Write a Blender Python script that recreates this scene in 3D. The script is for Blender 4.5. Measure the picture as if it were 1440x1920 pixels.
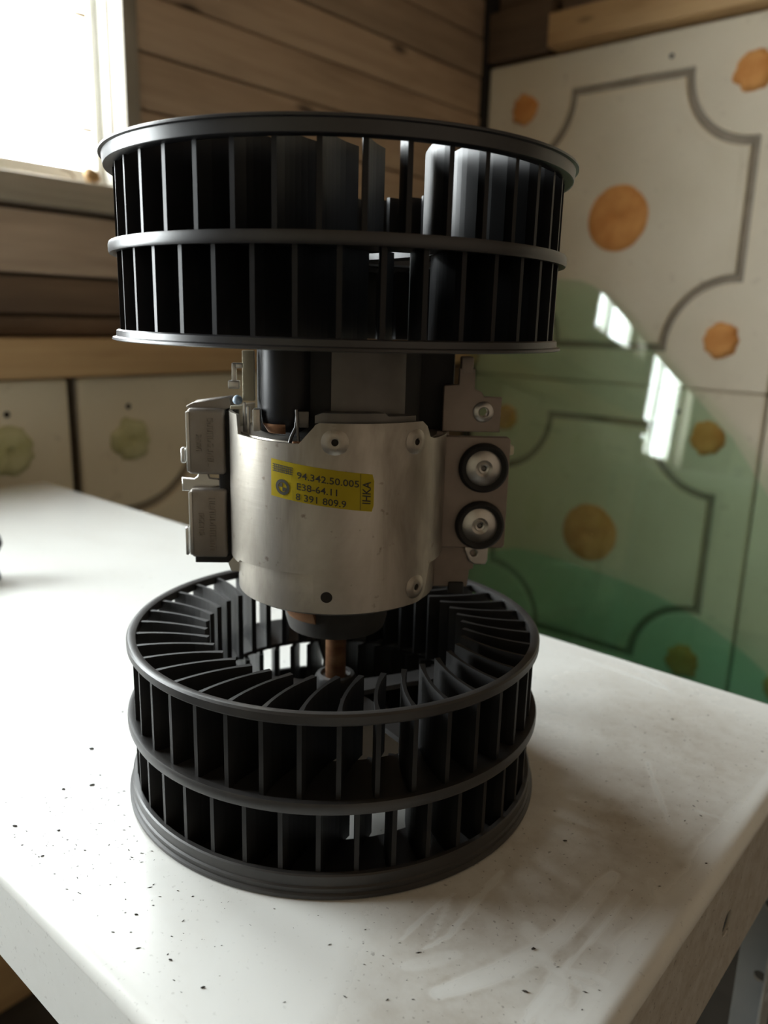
import bpy, bmesh, math, random
from mathutils import Vector, Matrix, noise

# ------------------------------------------------------------------ clear
for o in list(bpy.data.objects):
    bpy.data.objects.remove(o)
scene = bpy.context.scene
COL = scene.collection
R = math.radians
random.seed(7)

# ------------------------------------------------------------------ camera
# World: origin under the blower on the table top, x/y along the walls, metres.
F_PX, PITCH, ROLL, AZ = 1483.6, 0.2367, 0.0277, 0.707
cd = bpy.data.cameras.new('camera')
cam = bpy.data.objects.new('camera', cd)
COL.objects.link(cam)
_ex = Vector((math.cos(AZ), math.sin(AZ), 0))          # camera right (horizontal)
_fh = Vector((-math.sin(AZ), math.cos(AZ), 0))         # camera heading (horizontal)
_fw = _fh * math.cos(PITCH) + Vector((0, 0, -math.sin(PITCH)))
_up = _fh * math.sin(PITCH) + Vector((0, 0, math.cos(PITCH)))
_rt = _ex * math.cos(ROLL) + _up * math.sin(ROLL)
_u2 = _up * math.cos(ROLL) - _ex * math.sin(ROLL)
m = Matrix((( _rt.x, _u2.x, -_fw.x, 0.19164),
            ( _rt.y, _u2.y, -_fw.y, -0.19876),
            ( _rt.z, _u2.z, -_fw.z, 0.16710),
            (0, 0, 0, 1)))
cam.matrix_world = m
cd.sensor_fit = 'VERTICAL'
cd.lens = 4.2
cd.sensor_height = 4.2 * 1920 / F_PX
cd.sensor_width = cd.sensor_height * 0.75
cd.clip_start = 0.01
cd.clip_end = 100
cd.dof.use_dof = True
cd.dof.focus_distance = 0.235
cd.dof.aperture_fstop = 1.8
scene.camera = cam

# ------------------------------------------------------------------ light
world = bpy.data.worlds.new('overcast_sky')
scene.world = world
world.use_nodes = True
wn = world.node_tree.nodes
bg = wn['Background']
bg.inputs[0].default_value = (0.93, 0.97, 1.0, 1)
bg.inputs[1].default_value = 5.0
scene.view_settings.view_transform = 'Standard'
scene.view_settings.look = 'None'
scene.view_settings.gamma = 1.0
scene.view_settings.use_curve_mapping = False
scene.view_settings.exposure = 2.44
scene.cycles.max_bounces = 6
scene.cycles.diffuse_bounces = 4
scene.cycles.glossy_bounces = 3
scene.cycles.transparent_max_bounces = 12

WIN1 = (-0.10, 0.316, 0.30, 0.66)     # y0 y1 z0 z1 in the left wall
WIN2 = (-0.72, -0.20, 0.04, 0.60)
for (y0, y1, z0, z1) in (WIN1, WIN2):
    ld = bpy.data.lights.new('window_portal', 'AREA')
    ld.shape = 'RECTANGLE'
    ld.size = y1 - y0
    ld.size_y = z1 - z0
    ld.cycles.is_portal = True
    lo = bpy.data.objects.new('window_portal', ld)
    COL.objects.link(lo)
    lo.matrix_world = Matrix.Translation((-0.685, (y0 + y1) / 2, (z0 + z1) / 2)) @ \
        Matrix(((0, 0, -1, 0), (1, 0, 0, 0), (0, 1, 0, 0), (0, 0, 0, 1))) 

# ------------------------------------------------------------------ materials
def new_mat(name):
    mt = bpy.data.materials.new(name)
    mt.use_nodes = True
    nt = mt.node_tree
    return mt, nt, nt.nodes['Principled BSDF']

def ramp(nt, fac, stops):
    r = nt.nodes.new('ShaderNodeValToRGB')
    cr = r.color_ramp
    while len(cr.elements) > 1:
        cr.elements.remove(cr.elements[-1])
    cr.elements[0].position, cr.elements[0].color = stops[0][0], (*stops[0][1], 1)
    for p, c in stops[1:]:
        e = cr.elements.new(p)
        e.color = (*c, 1)
    nt.links.new(fac, r.inputs[0])
    return r.outputs[0]

def coords(nt, scale=(1, 1, 1), kind='Object', rot=(0, 0, 0)):
    tc = nt.nodes.new('ShaderNodeTexCoord')
    mp = nt.nodes.new('ShaderNodeMapping')
    mp.inputs['Scale'].default_value = scale
    mp.inputs['Rotation'].default_value = rot
    nt.links.new(tc.outputs[kind], mp.inputs[0])
    return mp.outputs[0]

def tex_noise(nt, vec, scale, detail=4, rough=0.55, dist=0.0):
    n = nt.nodes.new('ShaderNodeTexNoise')
    n.inputs['Scale'].default_value = scale
    n.inputs['Detail'].default_value = detail
    n.inputs['Roughness'].default_value = rough
    n.inputs['Distortion'].default_value = dist
    nt.links.new(vec, n.inputs['Vector'])
    return n.outputs['Fac']

def bump(nt, bsdf, h, strength, dist=0.001):
    b = nt.nodes.new('ShaderNodeBump')
    b.inputs['Strength'].default_value = strength
    b.inputs['Distance'].default_value = dist
    nt.links.new(h, b.inputs['Height'])
    nt.links.new(b.outputs[0], bsdf.inputs['Normal'])

def mix(nt, fac, a, b):
    mx = nt.nodes.new('ShaderNodeMix')
    mx.data_type = 'RGBA'
    for sock, v in ((mx.inputs[0], fac), (mx.inputs[6], a), (mx.inputs[7], b)):
        if isinstance(v, (int, float)):
            sock.default_value = v
        elif isinstance(v, tuple):
            sock.default_value = (*v, 1)
        else:
            nt.links.new(v, sock)
    return mx.outputs[2]

def simple(name, c1, c2, scale=20, rough=0.5, metal=0.0, bmp=0.0, stretch=(1, 1, 1), rough_var=0.1, spec=0.5):
    mt, nt, b = new_mat(name)
    v = coords(nt, stretch)
    n = tex_noise(nt, v, scale)
    nt.links.new(ramp(nt, n, [(0.3, c1), (0.7, c2)]), b.inputs['Base Color'])
    b.inputs['Metallic'].default_value = metal
    b.inputs['Specular IOR Level'].default_value = spec
    mr = nt.nodes.new('ShaderNodeMapRange')
    mr.inputs[3].default_value = rough - rough_var
    mr.inputs[4].default_value = rough + rough_var
    nt.links.new(n, mr.inputs[0])
    nt.links.new(mr.outputs[0], b.inputs['Roughness'])
    if bmp:
        bump(nt, b, tex_noise(nt, v, scale * 6), bmp)
    return mt

def wood(name, dark, light, axis='y', rough=0.7, knots=True):
    mt, nt, b = new_mat(name)
    st = {'x': (1.5, 26, 26), 'y': (26, 1.5, 26), 'z': (26, 26, 1.5)}[axis]
    oi = nt.nodes.new('ShaderNodeObjectInfo')
    tc = nt.nodes.new('ShaderNodeTexCoord')
    add = nt.nodes.new('ShaderNodeVectorMath')
    add.operation = 'ADD'
    mul = nt.nodes.new('ShaderNodeMath'); mul.operation = 'MULTIPLY'; mul.inputs[1].default_value = 37.0
    nt.links.new(oi.outputs['Random'], mul.inputs[0])
    nt.links.new(tc.outputs['Object'], add.inputs[0])
    nt.links.new(mul.outputs[0], add.inputs[1])
    mp = nt.nodes.new('ShaderNodeMapping')
    mp.inputs['Scale'].default_value = st
    nt.links.new(add.outputs[0], mp.inputs[0])
    g = tex_noise(nt, mp.outputs[0], 3.0, 6, 0.6, 0.8)
    mp2 = nt.nodes.new('ShaderNodeMapping')
    mp2.inputs['Scale'].default_value = tuple(max(1.0, s / 9) for s in st)
    nt.links.new(add.outputs[0], mp2.inputs[0])
    big = tex_noise(nt, mp2.outputs[0], 4.0, 3)
    mid = tuple((a + c) / 2 for a, c in zip(dark, light))
    col = ramp(nt, g, [(0.28, dark), (0.5, mid), (0.75, light)])
    tint = ramp(nt, big, [(0.35, tuple(c * 0.7 for c in mid)), (0.62, light)])
    col = mix(nt, 0.4, col, tint)
    # per-plank brightness
    pv = nt.nodes.new('ShaderNodeMapRange')
    pv.inputs[3].default_value = 0.85
    pv.inputs[4].default_value = 1.1
    nt.links.new(oi.outputs['Random'], pv.inputs[0])
    hs = nt.nodes.new('ShaderNodeHueSaturation')
    nt.links.new(pv.outputs[0], hs.inputs['Value'])
    nt.links.new(col, hs.inputs['Color'])
    col = hs.outputs[0]
    if knots:
        vo = nt.nodes.new('ShaderNodeTexVoronoi')
        vo.inputs['Scale'].default_value = 6.0
        nt.links.new(mp2.outputs[0], vo.inputs['Vector'])
        k = ramp(nt, vo.outputs['Distance'], [(0.05, (1, 1, 1)), (0.13, (0, 0, 0))])
        col = mix(nt, k, col, tuple(c * 0.35 for c in dark))
    nt.links.new(col, b.inputs['Base Color'])
    b.inputs['Roughness'].default_value = rough
    bump(nt, b, g, 0.35, 0.002)
    return mt

M = {}
M['plank'] = wood('brown_plank', (0.31, 0.21, 0.135), (0.54, 0.405, 0.28), 'y')
M['dark_wood'] = wood('dark_wood', (0.09, 0.058, 0.036), (0.22, 0.145, 0.09), 'y')
M['grey_wood'] = wood('weathered_wood', (0.34, 0.25, 0.18), (0.62, 0.49, 0.37), 'y')
M['rail_wood'] = wood('yellow_rail_wood', (0.42, 0.26, 0.12), (0.66, 0.46, 0.24), 'y')
M['beam_wood'] = wood('orange_beam_wood', (0.46, 0.27, 0.11), (0.74, 0.50, 0.24), 'x')
M['dark_wood_x'] = wood('dark_wood_x', (0.07, 0.045, 0.028), (0.19, 0.125, 0.075), 'x')
M['sill_wood'] = wood('pale_sill_wood', (0.34, 0.29, 0.22), (0.58, 0.52, 0.42), 'y', knots=False)
M['casing'] = simple('grey_casing', (0.26, 0.23, 0.18), (0.36, 0.32, 0.26), 12, 0.6)
M['white_paint'] = simple('white_window_paint', (0.78, 0.77, 0.70), (0.86, 0.85, 0.80), 10, 0.45)
M['floor'] = simple('dark_floor', (0.03, 0.028, 0.026), (0.09, 0.08, 0.07), 8, 0.85, bmp=0.4)
M['black_plastic'] = simple('black_plastic', (0.012, 0.012, 0.014), (0.026, 0.025, 0.026), 60, 0.33, rough_var=0.06, bmp=0.01, spec=0.7)
M['black_dusty'] = simple('dusty_black_plastic', (0.013, 0.013, 0.014), (0.034, 0.032, 0.030), 45, 0.38, rough_var=0.1, bmp=0.03)
M['ring_dusty'] = simple('dusty_grey_plastic', (0.022, 0.021, 0.021), (0.046, 0.043, 0.040), 45, 0.42, rough_var=0.1, bmp=0.03)
M['blade_dusty'] = simple('dusty_blade_plastic', (0.008, 0.008, 0.009), (0.019, 0.018, 0.017), 45, 0.48, rough_var=0.08, spec=0.3)
M['blade_black'] = simple('blade_plastic', (0.006, 0.006, 0.0075), (0.012, 0.012, 0.014), 60, 0.42, rough_var=0.06, spec=0.32)
M['rubber'] = simple('black_rubber', (0.008, 0.008, 0.008), (0.016, 0.015, 0.015), 40, 0.7)
M['dark_metal'] = simple('dark_grey_metal', (0.10, 0.095, 0.09), (0.19, 0.18, 0.165), 40, 0.45, 0.8)
M['bracket'] = simple('brown_grey_bracket', (0.28, 0.25, 0.22), (0.38, 0.345, 0.31), 60, 0.5, 0.75, bmp=0.03)
M['bright_metal'] = simple('bright_zinc', (0.62, 0.62, 0.60), (0.75, 0.75, 0.72), 50, 0.32, 0.9)
M['disc_metal'] = simple('worn_silver_disc', (0.42, 0.40, 0.37), (0.60, 0.58, 0.54), 70, 0.33, 0.95, bmp=0.03)
M['plate_metal'] = simple('tarnished_plate', (0.20, 0.165, 0.14), (0.30, 0.25, 0.215), 50, 0.5, 0.7, bmp=0.03)
M['copper'] = simple('rusty_copper', (0.22, 0.10, 0.05), (0.42, 0.23, 0.12), 90, 0.5, 0.7, stretch=(1, 1, 3))
M['ivory'] = simple('ivory_plastic', (0.50, 0.45, 0.32), (0.62, 0.57, 0.42), 30, 0.5)
M['blue'] = simple('pale_blue_bead', (0.30, 0.42, 0.56), (0.42, 0.54, 0.66), 30, 0.3)
M['black_ink'] = simple('black_print', (0.02, 0.02, 0.015), (0.04, 0.035, 0.02), 60, 0.6)
M['yellow'] = simple('yellow_sticker', (0.64, 0.50, 0.012), (0.74, 0.60, 0.02), 40, 0.45)
M['white_print'] = simple('white_print', (0.75, 0.72, 0.5), (0.82, 0.78, 0.55), 40, 0.5)
M['foam_orange'] = simple('orange_foam', (0.62, 0.25, 0.06), (0.80, 0.40, 0.13), 35, 0.85, bmp=0.3)
M['foam_green'] = simple('pale_green_foam', (0.44, 0.43, 0.20), (0.66, 0.65, 0.40), 40, 0.85, bmp=0.3)
M['shade_black'] = simple('shade_black', (0.012, 0.01, 0.008), (0.02, 0.016, 0.012), 30, 0.9)  # near-black painted for the shade inside holes and the corner gap
M['crumb'] = simple('dark_crumb', (0.02, 0.018, 0.014), (0.07, 0.06, 0.05), 300, 0.8)
M['leaf'] = simple('dry_brown_leaf', (0.35, 0.2, 0.08), (0.5, 0.32, 0.15), 40, 0.8)
M['wire'] = simple('rusty_wire', (0.25, 0.18, 0.1), (0.4, 0.3, 0.18), 60, 0.6, 0.5)
M['leg'] = simple('grey_slotted_steel', (0.40, 0.42, 0.42), (0.52, 0.54, 0.54), 20, 0.45, 0.3)

def mk_tile():
    mt, nt, b = new_mat('beige_foam_tile')
    v = coords(nt, (1, 1, 1))
    n = tex_noise(nt, v, 5.0, 5)
    n2 = tex_noise(nt, v, 40.0, 4)
    c = ramp(nt, n, [(0.3, (0.70, 0.63, 0.48)), (0.7, (0.82, 0.75, 0.60))])
    c = mix(nt, ramp(nt, n2, [(0.62, (0, 0, 0)), (0.78, (0.5, 0.5, 0.5))]), c, (0.42, 0.35, 0.25))
    nt.links.new(c, b.inputs['Base Color'])
    b.inputs['Roughness'].default_value = 0.65
    bump(nt, b, n2, 0.15, 0.001)
    return mt
M['tile'] = mk_tile()
M['groove'] = simple('grey_brown_groove', (0.25, 0.215, 0.165), (0.36, 0.31, 0.245), 30, 0.85)  # grey-brown, darker than the tile faces, for the groove bottom

def mk_housing():
    mt, nt, b = new_mat('stained_zinc_housing')
    v = coords(nt, (1, 1, 0.35))
    n = tex_noise(nt, v, 45, 5, 0.6, 0.5)
    v2 = coords(nt, (1, 1, 1))
    n2 = tex_noise(nt, v2, 240, 3)
    n3 = tex_noise(nt, coords(nt, (1, 1, 14)), 60, 3)
    c = ramp(nt, n, [(0.32, (0.27, 0.24, 0.20)), (0.5, (0.44, 0.405, 0.35)), (0.7, (0.56, 0.53, 0.48))])
    c = mix(nt, ramp(nt, n2, [(0.66, (0, 0, 0)), (0.74, (0.6, 0.6, 0.6))]), c, (0.13, 0.09, 0.06))
    nt.links.new(c, b.inputs['Base Color'])
    b.inputs['Metallic'].default_value = 0.88
    rr = ramp(nt, n, [(0.3, (0.42, 0.42, 0.42)), (0.7, (0.30, 0.30, 0.30))])
    nt.links.new(rr, b.inputs['Roughness'])
    bump(nt, b, n3, 0.06, 0.0005)
    return mt
M['housing'] = mk_housing()

def mk_enamel():
    # white enamel with a film of brown dust ('grime' attribute) and wiped tracks cut into it
    mt, nt, b = new_mat('dirty_white_enamel')
    at = nt.nodes.new('ShaderNodeAttribute')
    at.attribute_name = 'grime'
    v = coords(nt, (1, 1, 1))
    fine = tex_noise(nt, v, 160, 6, 0.65)
    sp = tex_noise(nt, v, 620, 2, 0.5)
    mul = nt.nodes.new('ShaderNodeMath'); mul.operation = 'MULTIPLY'
    nt.links.new(at.outputs['Fac'], mul.inputs[0])
    nt.links.new(ramp(nt, fine, [(0.3, (0.55,) * 3), (0.7, (1.0,) * 3)]), mul.inputs[1])
    c = mix(nt, mul.outputs[0], (0.80, 0.81, 0.78), (0.36, 0.30, 0.22))
    speck = nt.nodes.new('ShaderNodeMath'); speck.operation = 'MULTIPLY'
    nt.links.new(ramp(nt, sp, [(0.66, (0,) * 3), (0.72, (0.8,) * 3)]), speck.inputs[0])
    addn = nt.nodes.new('ShaderNodeMath'); addn.operation = 'ADD'; addn.inputs[1].default_value = 0.12
    nt.links.new(at.outputs['Fac'], addn.inputs[0])
    nt.links.new(addn.outputs[0], speck.inputs[1])
    c = mix(nt, speck.outputs[0], c, (0.10, 0.08, 0.06))
    nt.links.new(c, b.inputs['Base Color'])
    mr = nt.nodes.new('ShaderNodeMapRange')
    mr.inputs[3].default_value = 0.22
    mr.inputs[4].default_value = 0.55
    nt.links.new(mul.outputs[0], mr.inputs[0])
    nt.links.new(mr.outputs[0], b.inputs['Roughness'])
    b.inputs['Specular IOR Level'].default_value = 0.5
    bump(nt, b, tex_noise(nt, v, 25, 3), 0.02, 0.002)
    return mt
M['enamel'] = mk_enamel()

def mk_glass(name, tint, f0=0.04):
    mt = bpy.data.materials.new(name)
    mt.use_nodes = True
    nt = mt.node_tree
    nt.nodes.clear()
    out = nt.nodes.new('ShaderNodeOutputMaterial')
    tr = nt.nodes.new('ShaderNodeBsdfTransparent')
    tr.inputs[0].default_value = (*tint, 1)
    gl = nt.nodes.new('ShaderNodeBsdfGlossy')
    gl.inputs['Roughness'].default_value = 0.02
    lw = nt.nodes.new('ShaderNodeLayerWeight')
    lw.inputs[0].default_value = 0.5
    pw = nt.nodes.new('ShaderNodeMath'); pw.operation = 'POWER'; pw.inputs[1].default_value = 5.0
    nt.links.new(lw.outputs['Facing'], pw.inputs[0])
    mr = nt.nodes.new('ShaderNodeMapRange')
    mr.inputs[3].default_value = f0
    nt.links.new(pw.outputs[0], mr.inputs[0])
    mx = nt.nodes.new('ShaderNodeMixShader')
    nt.links.new(mr.outputs[0], mx.inputs[0])
    nt.links.new(tr.outputs[0], mx.inputs[1])
    nt.links.new(gl.outputs[0], mx.inputs[2])
    nt.links.new(mx.outputs[0], out.inputs[0])
    return mt
M['glass_green'] = mk_glass('green_tinted_glass', (0.905, 1.0, 0.945), 0.09)
M['glass_dark'] = mk_glass('dark_green_tinted_glass', (0.81, 0.98, 0.94), 0.05)
M['window_glass'] = mk_glass('clear_window_glass', (0.97, 0.98, 0.97))

# ------------------------------------------------------------------ helpers
def link(name, me, mat=None, parent=None, smooth=None):
    if mat is not None and not me.materials:
        me.materials.append(M[mat])
    if smooth is not None:
        for p in me.polygons:
            p.use_smooth = True
        me.set_sharp_from_angle(angle=R(smooth))
    o = bpy.data.objects.new(name, me)
    COL.objects.link(o)
    if parent is not None:
        o.parent = parent
    return o

def tag(o, label=None, cat=None, group=None, kind=None):
    if label: o['label'] = label
    if cat: o['category'] = cat
    if group: o['group'] = group
    if kind: o['kind'] = kind
    return o

def bm_mesh(bm, name='mesh'):
    bmesh.ops.recalc_face_normals(bm, faces=bm.faces)
    me = bpy.data.meshes.new(name)
    bm.to_mesh(me)
    bm.free()
    return me

def add_box(bm, x0, x1, y0, y1, z0, z1, bev=0.0, seg=2):
    r = bmesh.ops.create_cube(bm, size=1.0)
    vs = r['verts']
    for v in vs:
        v.co = Vector(((x0 + x1) / 2 + v.co.x * (x1 - x0), (y0 + y1) / 2 + v.co.y * (y1 - y0), (z0 + z1) / 2 + v.co.z * (z1 - z0)))
    if bev:
        es = list({e for v in vs for e in v.link_edges})
        bmesh.ops.bevel(bm, geom=es, offset=bev, segments=seg, affect='EDGES', profile=0.5)
    return vs

def box_mesh(*a, **k):
    bm = bmesh.new()
    add_box(bm, *a, **k)
    return bm_mesh(bm)

def box(name, dims, mat, parent=None, bev=0.0, seg=2):
    """A box object whose origin is its own centre."""
    x0, x1, y0, y1, z0, z1 = dims
    cx, cy, cz = (x0 + x1) / 2, (y0 + y1) / 2, (z0 + z1) / 2
    me = box_mesh(x0 - cx, x1 - cx, y0 - cy, y1 - cy, z0 - cz, z1 - cz, bev=bev, seg=seg)
    o = link(name, me, mat, parent, smooth=40 if bev else None)
    o.location = (cx, cy, cz)
    return o

def lathe_bm(bm, prof, seg=96, closed=True, c=(0, 0), a0=0.0, a1=2 * math.pi):
    full = abs(a1 - a0 - 2 * math.pi) < 1e-6
    n = seg if full else seg + 1
    rings = []
    for i in range(n):
        a = a0 + (a1 - a0) * i / seg
        rings.append([bm.verts.new((c[0] + r * math.cos(a), c[1] + r * math.sin(a), z)) for r, z in prof])
    k = len(prof)
    for i in range(seg):
        A, B = rings[i], rings[(i + 1) % n]
        for j in range(k if closed else k - 1):
            q = [A[j], A[(j + 1) % k], B[(j + 1) % k], B[j]]
            if len({tuple(v.co) for v in q}) >= 3:
                try: bm.faces.new(q)
                except ValueError: pass
    if not full and closed:
        bm.faces.new(rings[0]); bm.faces.new(rings[-1][::-1])

def lathe(prof, seg=96, closed=False, **k):
    bm = bmesh.new()
    lathe_bm(bm, prof, seg, closed, **k)
    bmesh.ops.remove_doubles(bm, verts=bm.verts, dist=1e-7)
    return bm_mesh(bm)

def tube_bm(bm, pts, rad, seg=10, cap=True):
    pts = [Vector(p) for p in pts]
    rings = []
    for i, p in enumerate(pts):
        t = (pts[min(i + 1, len(pts) - 1)] - pts[max(i - 1, 0)]).normalized()
        a = t.orthogonal().normalized() if not rings else (prev - t * prev.dot(t)).normalized()
        prev = a
        b = t.cross(a)
        rr = rad[i] if isinstance(rad, (list, tuple)) else rad
        rings.append([bm.verts.new(p + (a * math.cos(2 * math.pi * k / seg) + b * math.sin(2 * math.pi * k / seg)) * rr) for k in range(seg)])
    for A, B in zip(rings, rings[1:]):
        for k in range(seg):
            bm.faces.new((A[k], A[(k + 1) % seg], B[(k + 1) % seg], B[k]))
    if cap:
        bm.faces.new(rings[0][::-1]); bm.faces.new(rings[-1])

def tube(pts, rad, seg=10):
    bm = bmesh.new()
    tube_bm(bm, pts, rad, seg)
    return bm_mesh(bm)

def plate_mesh(outer, holes=(), th=0.002, bev=0.0, frame=None, res=2):
    """Flat plate cut from a 2D outline (with holes), extruded; frame = 4x4 placing XY plane in space."""
    cu = bpy.data.curves.new('plate', 'CURVE')
    cu.dimensions = '2D'
    cu.fill_mode = 'BOTH'
    cu.extrude = max(th / 2 - bev, 1e-5)
    cu.bevel_depth = bev
    cu.bevel_resolution = res
    cu.offset = -bev
    for loop in [outer, *holes]:
        sp = cu.splines.new('POLY')
        sp.points.add(len(loop) - 1)
        for p, q in zip(sp.points, loop):
            p.co = (q[0], q[1], 0, 1)
        sp.use_cyclic_u = True
    o = bpy.data.objects.new('tmp_plate', cu)
    COL.objects.link(o)
    dg = bpy.context.evaluated_depsgraph_get()
    me = bpy.data.meshes.new_from_object(o.evaluated_get(dg))
    bpy.data.objects.remove(o)
    bpy.data.curves.remove(cu)
    if frame is not None:
        me.transform(frame)
    return me

def circle(cx, cy, r, n=24, ry=None):
    return [(cx + r * math.cos(2 * math.pi * i / n), cy + (ry or r) * math.sin(2 * math.pi * i / n)) for i in range(n)]

def rrect(x0, x1, y0, y1, r, n=5):
    pts = []
    for cx, cy, a in ((x1 - r, y1 - r, 0), (x0 + r, y1 - r, 90), (x0 + r, y0 + r, 180), (x1 - r, y0 + r, 270)):
        for i in range(n + 1):
            t = R(a + 90 * i / n)
            pts.append((cx + r * math.cos(t), cy + r * math.sin(t)))
    return pts

def frame(o, x, y):
    """4x4 with columns x, y, x cross y and origin o."""
    x = Vector(x).normalized(); y = Vector(y).normalized(); z = x.cross(y)
    return Matrix(((x.x, y.x, z.x, o[0]), (x.y, y.y, z.y, o[1]), (x.z, y.z, z.z, o[2]), (0, 0, 0, 1)))

def join_meshes(meshes):
    bm = bmesh.new()
    for me in meshes:
        bm.from_mesh(me)
        bpy.data.meshes.remove(me)
    me = bpy.data.meshes.new('joined')
    bm.to_mesh(me)
    bm.free()
    return me

# ================================================================== the setting
FLOOR_Z, CEIL_Z = -0.60, 1.45
WX, WY = -0.633, 1.0           # faces of the left and right walls
X_FAR, Y_NEAR = 1.5, -1.7

tag(link('floor', box_mesh(-0.75, X_FAR, Y_NEAR, 1.1, FLOOR_Z - 0.05, FLOOR_Z), 'floor'), kind='structure')
tag(link('ceiling', box_mesh(-0.75, X_FAR, Y_NEAR, 1.1, CEIL_Z, CEIL_Z + 0.05), 'plank'), kind='structure')
tag(link('wall_back', box_mesh(-0.75, X_FAR + 0.05, Y_NEAR - 0.05, Y_NEAR, FLOOR_Z, CEIL_Z), 'tile'), kind='structure')
tag(link('wall_side', box_mesh(X_FAR, X_FAR + 0.05, Y_NEAR, 1.1, FLOOR_Z, CEIL_Z), 'grey_wood'), kind='structure')

# left wall: backing with two window openings
bm = bmesh.new()
bx = (-0.70, -0.656)
y_edges = [Y_NEAR, WIN2[0], WIN2[1], WIN1[0], WIN1[1], 1.06]
for i, (a, b_) in enumerate(zip(y_edges, y_edges[1:])):
    hole = {1: WIN2, 3: WIN1}.get(i)
    if hole:
        add_box(bm, *bx, a, b_, FLOOR_Z, hole[2])
        add_box(bm, *bx, a, b_, hole[3], CEIL_Z)
    else:
        add_box(bm, *bx, a, b_, FLOOR_Z, CEIL_Z)
wall_left = tag(link('wall_left', bm_mesh(bm), 'dark_wood'), kind='structure')

PX0, PX1 = -0.655, WX
def plank(y0, y1, z0, z1, mat='plank', x1=PX1, parent=wall_left, name='plank'):
    return box(name, (PX0, x1, y0, y1, z0 + 0.0012, z1 - 0.0012), mat, parent, bev=0.0018)
ph = 0.058
for k in range(12):
    z0 = 0.328 + k * ph
    jit = random.uniform(-0.0015, 0.0015)
    if z0 < WIN1[3] - 0.01:
        plank(0.336, 0.984, z0, z0 + ph, x1=PX1 + jit)
    else:
        plank(-0.198, 0.984, z0, z0 + ph, x1=PX1 + jit)
plank(0.336, 0.984, 0.272, 0.328)
plank(-0.198, 0.984, 0.204, 0.267, 'grey_wood')
plank(-0.198, 0.984, 0.164, 0.203, 'dark_wood', x1=PX1 - 0.004)
plank(-0.198, 0.984, 0.142, 0.163, 'dark_wood', x1=PX1 - 0.008)
plank(-0.198, 0.984, 0.099, 0.142, 'rail_wood', x1=PX1 + 0.022, name='rail')

# window 1 (seen at the upper left) and window 2 (out of the picture, further along the same wall)
def make_window(name, W, mullions):
    y0, y1, z0, z1 = W
    win = bpy.data.objects.new(name, None)
    COL.objects.link(win)
    win.location = (-0.66, (y0 + y1) / 2, z0)
    tag(win, kind='structure')
    def part(nm, dims, mat, bev=0.0015):
        o = box(nm, dims, mat, win, bev)
        o.location = Vector(o.location) - Vector(win.location)
        return o
    fx0, fx1 = -0.697, -0.672
    part('jamb', (-0.699, -0.6565, y1 - 0.0025, y1 - 0.0002, z0, z1), 'white_paint', 0.0003)
    part('frame_stile', (fx0, fx1, y1 - 0.012, y1 - 0.003, z0, z1), 'white_paint')
    part('frame_stile', (fx0, fx1, y0, y0 + 0.022, z0, z1), 'white_paint')
    part('frame_rail', (fx0, fx1, y0 + 0.022, y1 - 0.012, z0, z0 + 0.02), 'white_paint')
    part('frame_rail', (fx0, fx1, y0 + 0.022, y1 - 0.012, z1 - 0.02, z1), 'white_paint')
    ys = [y0 + 0.022] + [y0 + (y1 - y0) * (i + 1) / (mullions + 1) for i in range(mullions)] + [y1 - 0.012]
    for y in ys[1:-1]:
        part('mullion', (fx0, fx1, y - 0.01, y + 0.01, z0 + 0.02, z1 - 0.02), 'white_paint')
    for a, b_ in zip(ys, ys[1:]):
        part('pane', (-0.688, -0.685, a + 0.008, b_ - 0.008, z0 + 0.018, z1 - 0.018), 'window_glass', 0)
    part('casing', (-0.656, -0.628, y1 + 0.0005, y1 + 0.019, z0 - 0.03, z1 + 0.02), 'casing')
    part('casing', (-0.656, -0.628, y0 - 0.019, y0 - 0.0005, z0 - 0.03, z1 + 0.02), 'casing')
    part('casing', (-0.656, -0.628, y0, y1, z1 + 0.0005, z1 + 0.02), 'casing')
    part('sill', (-0.699, -0.622, y0, y1, z0 - 0.028, z0 - 0.0005), 'sill_wood')
    for zz in (z0 + 0.058, z0 + 0.17):
        part('latch', (fx1 + 0.0005, fx1 + 0.006, y1 - 0.031, y1 - 0.017, zz, zz + 0.005), 'wire', 0.001)
    return win
make_window('window_1', WIN1, 1)
make_window('window_2', WIN2, 1)

# right wall
wall_right = tag(link('wall_right', box_mesh(-0.70, X_FAR, 1.022, 1.06, FLOOR_Z, CEIL_Z), 'dark_wood_x'), kind='structure')
def rpiece(name, dims, mat, bev=0.002):
    return box(name, dims, mat, wall_right, bev)
rpiece('beam', (-0.508, 1.45, 0.972, 1.021, 0.580, 0.628), 'beam_wood', 0.003)
rpiece('plank', (-0.628, -0.515, 0.990, 1.021, 0.582, 0.655), 'dark_wood_x')  # dark wood colour painted for a post standing in shade
rpiece('plank', (-0.50, 1.45, 0.999, 1.021, 0.632, 0.712), 'dark_wood_x')
rpiece('plank', (-0.628, 1.45, 0.999, 1.021, 0.716, 0.80), 'dark_wood_x')
rpiece('plank', (-0.628, 1.45, 0.999, 1.021, 0.804, 0.89), 'dark_wood_x')

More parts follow.
